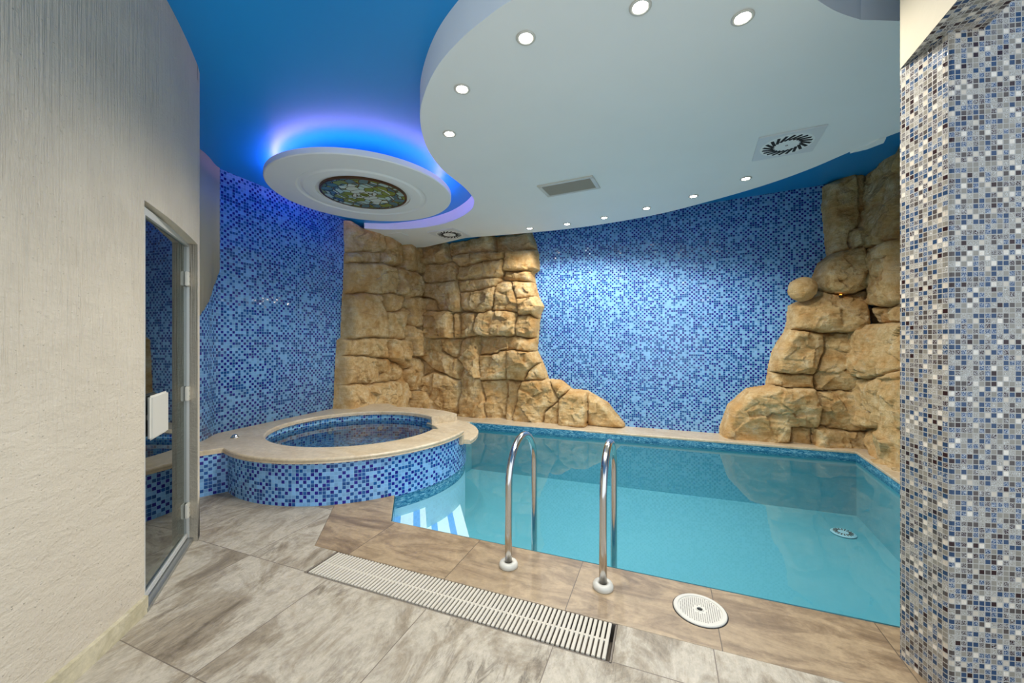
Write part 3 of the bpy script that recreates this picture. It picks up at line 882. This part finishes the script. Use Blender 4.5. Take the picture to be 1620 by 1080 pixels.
rf = thing('rock_formation', (-4.0, 5.9, 0), 'tall sandstone rock cladding filling the far left corner behind the hot tub', 'rock formation')
left = [
 ([(95,45),(160,85),(240,108),(247,186),(98,190)], .02), ([(248,112),(345,148),(352,240),(252,236)], -.03), ([(348,148),(440,175),(440,285),(352,270)], .0),
 ([(98,196),(243,194),(222,242),(95,242)], .0), ([(90,247),(213,247),(230,378),(85,375)], .02), ([(218,247),(300,288),(322,340),(300,380),(236,380)], .05),
 ([(304,282),(402,285),(420,330),(415,390),(350,398),(305,380)], .06), ([(84,382),(236,387),(260,470),(262,578),(80,576)], .03), ([(246,387),(350,392),(330,440),(300,462),(256,448)], .08),
 ([(352,402),(402,402),(437,480),(430,522),(360,520),(354,470)], .16), ([(265,470),(354,452),(346,585),(266,580)], -.02), ([(62,582),(268,586),(270,640),(258,670),(60,657)], .04),
 ([(273,588),(345,590),(370,640),(368,712),(265,664)], .05), ([(58,661),(258,674),(345,717),(350,768),(200,783),(50,794)], .05), ([(48,798),(350,772),(385,800),(384,1080),(30,1080)], .06),
 ([(350,527),(405,560),(436,582),(430,655),(370,655),(362,595)], .14), ([(372,665),(420,690),(472,740),(475,818),(386,820),(367,740)], .02), ([(387,825),(500,823),(520,1080),(387,1080)], .04)]
rock_wall(rf, [(z4(p), t) for p, t in left], z4([(92,30),(160,75),(440,160),(520,170),(520,1080),(30,1080),(42,890),(50,795),(60,590),(80,575),(85,380),(95,245)]), uv_left, w_left, 1, bounds=((4.0, .02), (6.36, 3.13)), tbase=.17)
back = [
 ([(380,190),(530,160),(540,228),(450,243),(380,240)], .0), ([(533,158),(744,128),(744,184),(560,208),(542,205)], -.04), ([(748,126),(905,116),(915,160),(840,190),(750,188)], -.02),
 ([(380,247),(560,247),(582,300),(580,325),(380,330)], .02), ([(555,215),(690,196),(798,196),(794,222),(586,260)], .05), ([(585,265),(790,227),(786,300),(690,314),(575,318)], .07),
 ([(802,200),(930,195),(940,260),(930,280),(792,279)], .08), ([(790,284),(915,282),(920,328),(822,314),(780,308)], .04), ([(380,334),(580,329),(592,440),(560,462),(500,455),(480,400),(380,390)], .06),
 ([(380,396),(488,410),(500,455),(380,460)], .05), ([(584,322),(765,316),(755,348),(592,376)], .06), ([(592,382),(755,354),(745,440),(700,465),(602,440)], .11),
 ([(765,340),(820,345),(850,410),(845,460),(742,462)], .07), ([(825,334),(920,330),(937,390),(855,402),(832,380)], .08), ([(860,407),(930,396),(963,435),(947,475),(856,475)], .12),
 ([(380,470),(500,462),(555,470),(555,575),(380,578)], .12), ([(560,480),(588,480),(596,572),(560,575)], -.03), ([(592,480),(655,476),(658,570),(602,572)], .06),
 ([(682,472),(800,460),(845,476),(840,565),(700,572),(670,545)], .12), ([(848,480),(910,482),(937,540),(932,575),(844,575)], .1), ([(670,577),(760,572),(932,584),(932,640),(770,634),(760,655),(672,655)], .03),
 ([(400,590),(500,587),(510,640),(560,672),(585,692),(580,760),(480,722),(400,650)], .04), ([(507,587),(594,587),(580,650),(552,668),(512,630)], .0), ([(588,590),(667,577),(675,753),(620,730),(588,680)], .05),
 ([(677,658),(798,642),(800,765),(692,770),(680,755)], .03), ([(806,645),(935,642),(950,690),(890,740),(880,765),(806,770)], .06), ([(952,690),(980,765),(885,765),(902,735)], .04),
 ([(480,742),(580,772),(580,905),(440,905),(485,800)], .06), ([(586,717),(675,762),(712,975),(600,975),(584,870)], .05), ([(687,772),(793,777),(793,975),(714,975),(702,830)], .04),
 ([(802,774),(865,772),(850,840),(830,975),(797,975)], .02), ([(868,776),(980,769),(1028,850),(1000,900),(962,980),(836,980)], .11), ([(986,768),(1012,765),(1075,795),(1070,830),(1030,848)], .04),
 ([(962,908),(1030,872),(1036,980),(960,980)], .02)]
bstones = [(z4(p), t) for p, t in back]
bstones += [(zb([(450,300),(500,250),(560,238),(628,250),(636,500),(440,500)]), .12), (zb([(638,255),(720,280),(770,330),(840,410),(893,480),(884,505),(645,505)]), .09)]
bout = z4([(360,100),(900,66),(908,112),(938,200),(940,270),(915,290),(935,390),(962,435),(945,475),(937,540),(932,640),(952,690),(980,765),(1040,772)])+zb([(520,235),(628,248),(770,330),(893,480),(890,510)])+z4([(830,985),(360,985)])
rock_wall(rf, bstones, bout, uv_back, w_back, 2, bounds=((-4.42, .0), (2, 3.3)), tbase=.18)

rf2 = thing('rock_formation', (2.3, 6.0, 0), 'stacked sandstone rocks climbing the far right corner beside the tiled pillar', 'rock formation')
rb = [([(360,175),(442,140),(452,270),(446,310),(425,340),(430,375),(370,385),(362,300)], .06), ([(432,318),(470,318),(475,366),(434,372)], .12),
 ([(345,412),(380,388),(460,376),(464,440),(432,500),(382,505),(352,472),(330,462)], .22), ([(253,542),(330,518),(382,512),(455,530),(490,570),(480,620),(360,627),(245,603)], .14),
 ([(236,630),(346,635),(352,690),(322,750),(190,745),(202,680)], .14), ([(356,632),(480,632),(480,806),(332,800),(328,752),(354,690)], .11), ([(190,752),(317,756),(322,794),(180,789)], .12),
 ([(62,850),(120,802),(180,792),(320,802),(327,850),(322,908),(248,912),(243,962),(36,962),(36,920)], .16), ([(252,916),(310,914),(310,972),(247,970)], .08),
 ([(332,810),(480,812),(490,930),(400,918),(332,903)], .13), ([(318,912),(400,924),(490,936),(490,1000),(316,985)], .10)]
rbo = z5([(358,170),(500,100),(500,1010),(30,965),(36,920),(60,850),(120,800),(180,790),(190,745),(202,680),(236,630),(245,603),(253,542),(330,512),(335,470),(328,458),(345,410),(370,388),(362,300)])
rock_wall(rf2, [(z5(p), t) for p, t in rb], rbo, uv_back, w_back, 3, bounds=((.6, .0), (2.5, 3.5)), tbase=.16)
rr_ = [([(445,140),(530,70),(545,345),(468,368),(452,290)], .02), ([(534,68),(760,-120),(760,400),(600,385),(572,440),(552,420),(548,345)], .03), ([(468,372),(548,350),(556,540),(462,548)], .06),
 ([(572,445),(600,390),(760,410),(760,545),(572,540)], .05), ([(440,556),(570,545),(760,552),(760,610),(522,592),(440,602)], .03), ([(445,612),(520,597),(640,620),(640,715),(520,764),(452,758)], .10),
 ([(640,620),(760,615),(760,800),(640,720)], .06), ([(450,770),(538,767),(535,860),(530,920),(460,918),(448,850)], .07), ([(542,765),(600,722),(760,800),(760,1180),(532,1060),(537,900)], .05), ([(455,925),(528,926),(526,1040),(450,1010)], .06)]
rro = z5([(430,140),(530,60),(760,-140),(760,1200),(430,1000)])
rock_wall(rf2, [(z5(p), t) for p, t in rr_], rro, uv_right, w_right, 4, bounds=((3.0, .0), (6.5, 3.5)), tbase=.20)
# the round boulder on the ledge
bc = on_y(1269.5, 457.5, YB-.26)
bm = bmesh.new(); bmesh.ops.create_icosphere(bm, subdivisions=5, radius=.160)
for v in bm.verts:
    p = v.co.copy()
    v.co *= 1+.07*mnoise.fractal(p*7+Vector((3, 1, 8)), .9, 2.1, 5)
    v.co += p.normalized()*.006*mnoise.noise(Vector((p.x*8, p.y*8, p.z*60)))
bo = thing('boulder', (bc.x, bc.y, bc.z-.15), 'round sandstone boulder perched on ledge of the right hand rocks', 'boulder')
bm.transform(Matrix.Translation(bc)); from_bm('stone', bm, M['rock'], bo, smooth=True)
# small amber lamps tucked into the rocks
def amber(p, label):
    t = thing('accent_lamp', p, label, 'lamp', 'amber lamps in the rocks')
    bm = bmesh.new(); lathe(bm, [(0, -.02), (.018, -.018), (.022, 0), (.016, .012), (0, .014)], 20, p, False); from_bm('housing', bm, M['dark'], t)
    bm = bmesh.new(); lathe(bm, [(0, .016), (.016, .013), (.010, .020), (0, .023)], 20, p, False); from_bm('lens', bm, M['amber'], t)
    l = bpy.data.lights.new('amber_glow', 'POINT'); l.energy = .3; l.color = (1, .45, .08); l.shadow_soft_size = .015
    lo = bpy.data.objects.new('amber_glow', l); C.objects.link(lo); lo.parent = t; lo.location = (0, 0, .05)
amber(on_y(1330, 468, YB-.25), 'tiny amber lamp glowing under the right rock boulder')
amber(on_y(653, 568, YB-.34), 'tiny amber lamp glowing in the left corner rocks')

# ------------------------------------------------------------------ ceiling fittings
spots = [((1013, 10), 'recessed spotlight at the top edge of the photo, above the pool handrails'),
 ((1175, 27), 'rightmost of the three front spotlights near the top edge'), ((832, 59), 'large bright spotlight left of the two at the top edge'),
 ((731, 140), 'spotlight in the middle of the curved left edge of white ceiling'), ((711, 211), 'spotlight on white ceiling edge nearest the round ceiling disc'),
 ((1180, 282), 'back row spotlight directly below the round right hand ceiling vent'), ((1097, 310), 'back row spotlight second from the right'),
 ((1023, 329), 'back row spotlight third from the right'), ((956, 344), 'back row spotlight third from the left end'),
 ((897, 354), 'back row spotlight second from the left end'), ((838, 361), 'leftmost back row spotlight, above edge of the corner rocks')]
LIGHT_W = 74
bm = bmesh.new(); lathe(bm, [(.036, 0), (.052, -.001), (.056, -.005), (.052, -.009), (.040, -.008), (.036, -.003)], 36); ring_me = from_bm('trim_ring', bm, M['white_plastic'], smooth=True); 
bm = bmesh.new(); lathe(bm, [(0, .0), (.037, .0), (.034, -.005), (0, -.007)], 36, close=False); lens_me = from_bm('lamp_lens', bm, M['lamp'], smooth=True)
for i, ((x, y), lab) in enumerate(spots):
    p = on_z(x, y, ZP)
    t = thing('spotlight', (p.x, p.y, ZP), lab, 'spotlight', 'recessed spotlights in the white ceiling')
    a = ring_me if i == 0 else ring_me.copy(); b = lens_me if i == 0 else lens_me.copy()
    for q in (a, b):
        if i: C.objects.link(q)
        q.parent = t
    l = bpy.data.lights.new('spot_beam', 'SPOT'); l.energy = LIGHT_W; l.color = (1, .95, .86); l.spot_size = math.radians(150); l.spot_blend = .6; l.shadow_soft_size = .035
    lo = bpy.data.objects.new('spot_beam', l); C.objects.link(lo); lo.parent = t; lo.location = (0, 0, -.02)

def vent(px4, label):
    q = [on_z(x, y, ZP) for x, y in px4]
    c = sum(q, Vector())/4; ax = ((q[1]-q[0])+(q[2]-q[3])); rz = math.atan2(ax.y, ax.x)
    sx = ((q[1]-q[0]).length+(q[2]-q[3]).length)/2; sy = ((q[2]-q[1]).length+(q[3]-q[0]).length)/2
    s = (sx+sy)/2
    t = thing('swirl_vent', (c.x, c.y, ZP), label, 'air vent', 'square swirl vents', rz=rz)
    bm = bmesh.new(); bbox(bm, (0, 0, -.006), (s, s, .012), bev=.003); pl = from_bm('plate', bm, M['vent_white'], t, local=True)
    bm = bmesh.new(); lathe(bm, [(0, -.012), (s*.42, -.012), (s*.42, -.0135), (s*.40, -.0142), (0, -.0142)], 48, close=False); from_bm('swirl_disc', bm, M['ceil_white'], t, local=True)
    bm = bmesh.new()
    for k in range(20):
        a = 2*PI*k/20
        bbox(bm, (s*.285*math.cos(a), s*.285*math.sin(a), -.0145), (s*.22, s*.048, .003), a+.62)
    from_bm('slot', bm, M['slot'], t, local=True)
    bm = bmesh.new(); lathe(bm, [(0, -.0142), (.012, -.0142), (.010, -.018), (0, -.019)], 16, close=False); from_bm('screw', bm, M['grey_metal'], t, local=True)
vent([(1198, 217), (1304, 198), (1293, 235), (1190, 254)], 'square white swirl vent near the tiled pillar, right of ceiling')
vent([(678, 367), (724, 360.5), (744, 372), (699, 379)], 'square white swirl vent above the far left corner rocks')
q = [on_z(x, y, ZP) for x, y in [(849, 293), (937.6, 276), (950, 297), (867, 311)]]
c = sum(q, Vector())/4; ax = (q[1]-q[0])+(q[2]-q[3]); rz = math.atan2(ax.y, ax.x)
sx = ((q[1]-q[0]).length+(q[2]-q[3]).length)/2; sy = ((q[2]-q[1]).length+(q[3]-q[0]).length)/2*.95
gr = thing('vent_grille', (c.x, c.y, ZP), 'rectangular louvred air grille in middle of white dropped ceiling', 'air vent', rz=rz)
bm = bmesh.new()
for dx, dy, w_, h_ in ((0, sy/2-.02, sx, .04), (0, -sy/2+.02, sx, .04), (sx/2-.02, 0, .04, sy-.08), (-sx/2+.02, 0, .04, sy-.08)): bbox(bm, (dx, dy, -.007), (w_, h_, .014), bev=.003)
from_bm('frame', bm, M['white_plastic'], gr, local=True)
bm = bmesh.new(); bbox(bm, (0, 0, -.001), (sx-.08, sy-.08, .002)); from_bm('backing', bm, M['dark'], gr, local=True)
bm = bmesh.new()
nl = 11
for k in range(nl):
    y = -(sy-.09)/2+(sy-.09)*(k+.5)/nl
    bbox(bm, (0, 0, 0), (sx-.08, .020, .003), M=Matrix.Translation((0, y, -.007)) @ Matrix.Rotation(-.5, 4, 'X'))
from_bm('louvre', bm, plain('beige_louvre', (158, 150, 138), .5), gr, local=True)

# round ceiling disc with stained glass and a led cove
DC = W(-1.665, 4.37); ZDsc = 3.005; RD = .965
md = thing('ceiling_disc', (DC[0], DC[1], ZDsc), 'round white hanging ceiling disc with stained glass centre and blue glow above', 'ceiling disc')
bm = bmesh.new()
lathe(bm, [(0, .02), (.50, .02), (.50, .004), (.53, 0), (.615, .0), (.64, .012), (.665, .012), (.685, 0), (RD-.008, 0), (RD, .008), (RD, .058), (RD-.03, .062), (0, .062)], 96, close=False)
from_bm('disc', bm, M['ceil_white'], md, local=True)
for p in md.children[0].data.polygons: p.use_smooth = False
bm = bmesh.new(); lathe(bm, [(0, .05), (.34, .05), (.34, .30), (0, .30)], 64, close=False); from_bm('hanger', bm, M['blue'], md, local=True)
bm = bmesh.new(); lathe(bm, [(.845, .064), (.875, .064), (.875, .076), (.845, .076)], 96); from_bm('led_strip', bm, M['led'], md, local=True)
bm = bmesh.new(); lathe(bm, [(0, .0), (.445, .0), (.445, .018), (0, .018)], 72, close=False); sg = from_bm('stained_glass', bm, M['stained'], md, local=True)
bm = bmesh.new(); lathe(bm, [(.44, -.003), (.462, -.003), (.462, .018), (.44, .018)], 72); from_bm('bronze_rim', bm, M['bronze'], md, local=True)

# ------------------------------------------------------------------ pool deck furniture
def rail(x, label):
    t = thing('pool_handrail', (x, 2.155, 0), label, 'handrail', 'pool entry handrails')
    pts = [(0, 0, .0), (0, .0, .2), (0, .004, .42)]
    cy, cz, rr = .25, .485, .245
    for k in range(17):
        a = PI-PI*k/16
        pts.append((0, cy+rr*math.cos(a), cz+rr*math.sin(a)))
    pts += [(0, .495, .3), (0, .495, 0), (0, .495, -.50)]
    bm = bmesh.new(); tube(bm, pts, .0215, 20); from_bm('tube', bm, M['steel'], t, smooth=True, local=True)
    bm = bmesh.new(); lathe(bm, [(.0215, .03), (.032, .034), (.05, .030), (.056, .018), (.056, .004), (.052, .001), (.0215, .001)], 36)
    from_bm('base_flange', bm, M['white_plastic'], t, smooth=True, local=True)
    bm = bmesh.new(); lathe(bm, [(.0215, -.50), (.024, -.50), (.024, -.42), (.0215, -.42)], 20, (0, .495, 0)); from_bm('end_sleeve', bm, M['white_plastic'], t, local=True)
rail(-.867, 'left steel pool handrail arching over the near pool edge')
rail(-.309, 'right steel pool handrail, nearer the round skimmer lid')
# skimmer lid
sp_ = on_z(1107, 965, .002)
sl = thing('skimmer_lid', (sp_.x, sp_.y, .002), 'round white perforated skimmer lid set in the brown pool coping', 'skimmer lid')
bm = bmesh.new(); lathe(bm, [(.100, 0), (.122, 0), (.122, .005), (.118, .008), (.103, .008), (.100, .005)], 56); from_bm('rim', bm, M['white_plastic'], sl, smooth=False, local=True)
bm = bmesh.new(); lathe(bm, [(.014, 0), (.1005, 0), (.1005, .004), (.020, .004), (.018, .007), (.014, .007)], 56); lidp = from_bm('cover_plate', bm, M['white_plastic'], sl, local=True)
bm = bmesh.new()
for i in range(-9, 10):
    for j in range(-9, 10):
        x, y = i*.0098, j*.0098
        if .03 < math.hypot(x, y) < .094: bbox(bm, (x, y, .0042), (.0045, .0045, .0012))
from_bm('hole_pattern', bm, plain('lid_holes', (128, 122, 114), .8), sl, local=True)
bm = bmesh.new(); lathe(bm, [(0, .0005), (.0145, .0005), (.0145, .002), (0, .002)], 20, close=False); from_bm('centre_hole', bm, M['slot'], sl, local=True)
bm = bmesh.new(); lathe(bm, [(.121, -.001), (.127, -.001), (.127, .0012), (.121, .0012)], 56); from_bm('seat_gap', bm, M['dark'], sl, local=True)

# gutter grate
gt = thing('gutter_grate', ((GX0+GX1)/2, (GY0+COP_Y)/2, 0), 'long ivory slatted drain grate let into the floor along coping', 'drain grate')
bm = bmesh.new()
n_s = 76
for k in range(n_s):
    x = GX0+.006+(GX1-GX0-.018)*(k+.5)/n_s
    bbox(bm, (x, (GY0+COP_Y)/2, -.006), (.0148, COP_Y-GY0-.006, .014), bev=.002)
from_bm('slats', bm, M['grate_plastic'], gt)
bm = bmesh.new()
bbox(bm, ((GX0+GX1)/2-.01, (GY0+COP_Y)/2, -.009), (GX1-GX0-.03, .012, .012))
from_bm('cross_bar', bm, M['grate_plastic'], gt)
bm = bmesh.new()
xm, ym = (GX0+GX1)/2, (GY0+COP_Y)/2
bbox(bm, (xm, ym, -.095), (GX1-GX0+.02, COP_Y-GY0+.02, .01))
for dy in (GY0-.006, COP_Y+.002): bbox(bm, (xm, dy, -.048), (GX1-GX0+.024, .008, .092))
for dx in (GX0-.006, GX1+.006): bbox(bm, (dx, ym, -.048), (.008, COP_Y-GY0+.01, .092))
from_bm('channel', bm, plain('drain_channel', (120, 110, 98), .7), gt)

# ------------------------------------------------------------------ light from the rest of the building, camera
w = bpy.data.worlds.new('World'); bpy.context.scene.world = w; w.use_nodes = True
bg = w.node_tree.nodes['Background']; bg.inputs[0].default_value = (.80, .90, 1, 1); bg.inputs[1].default_value = 1.9

cam = bpy.data.cameras.new('Camera'); co = bpy.data.objects.new('Camera', cam); C.objects.link(co)
co.location = (0, 0, H); co.rotation_euler = (PI/2, 0, YAW)
cam.sensor_width = 36; cam.lens = 36*F/1620; cam.clip_start = .02
bpy.context.scene.camera = co
sc = bpy.context.scene
sc.view_settings.view_transform = 'Standard'; sc.view_settings.look = 'None'
sc.view_settings.exposure = 0.0; sc.view_settings.gamma = 1; sc.view_settings.use_curve_mapping = False
sc.cycles.use_denoising = True
sc.cycles.max_bounces = 10; sc.cycles.transparent_max_bounces = 12
sc.cycles.sample_clamp_indirect = 6
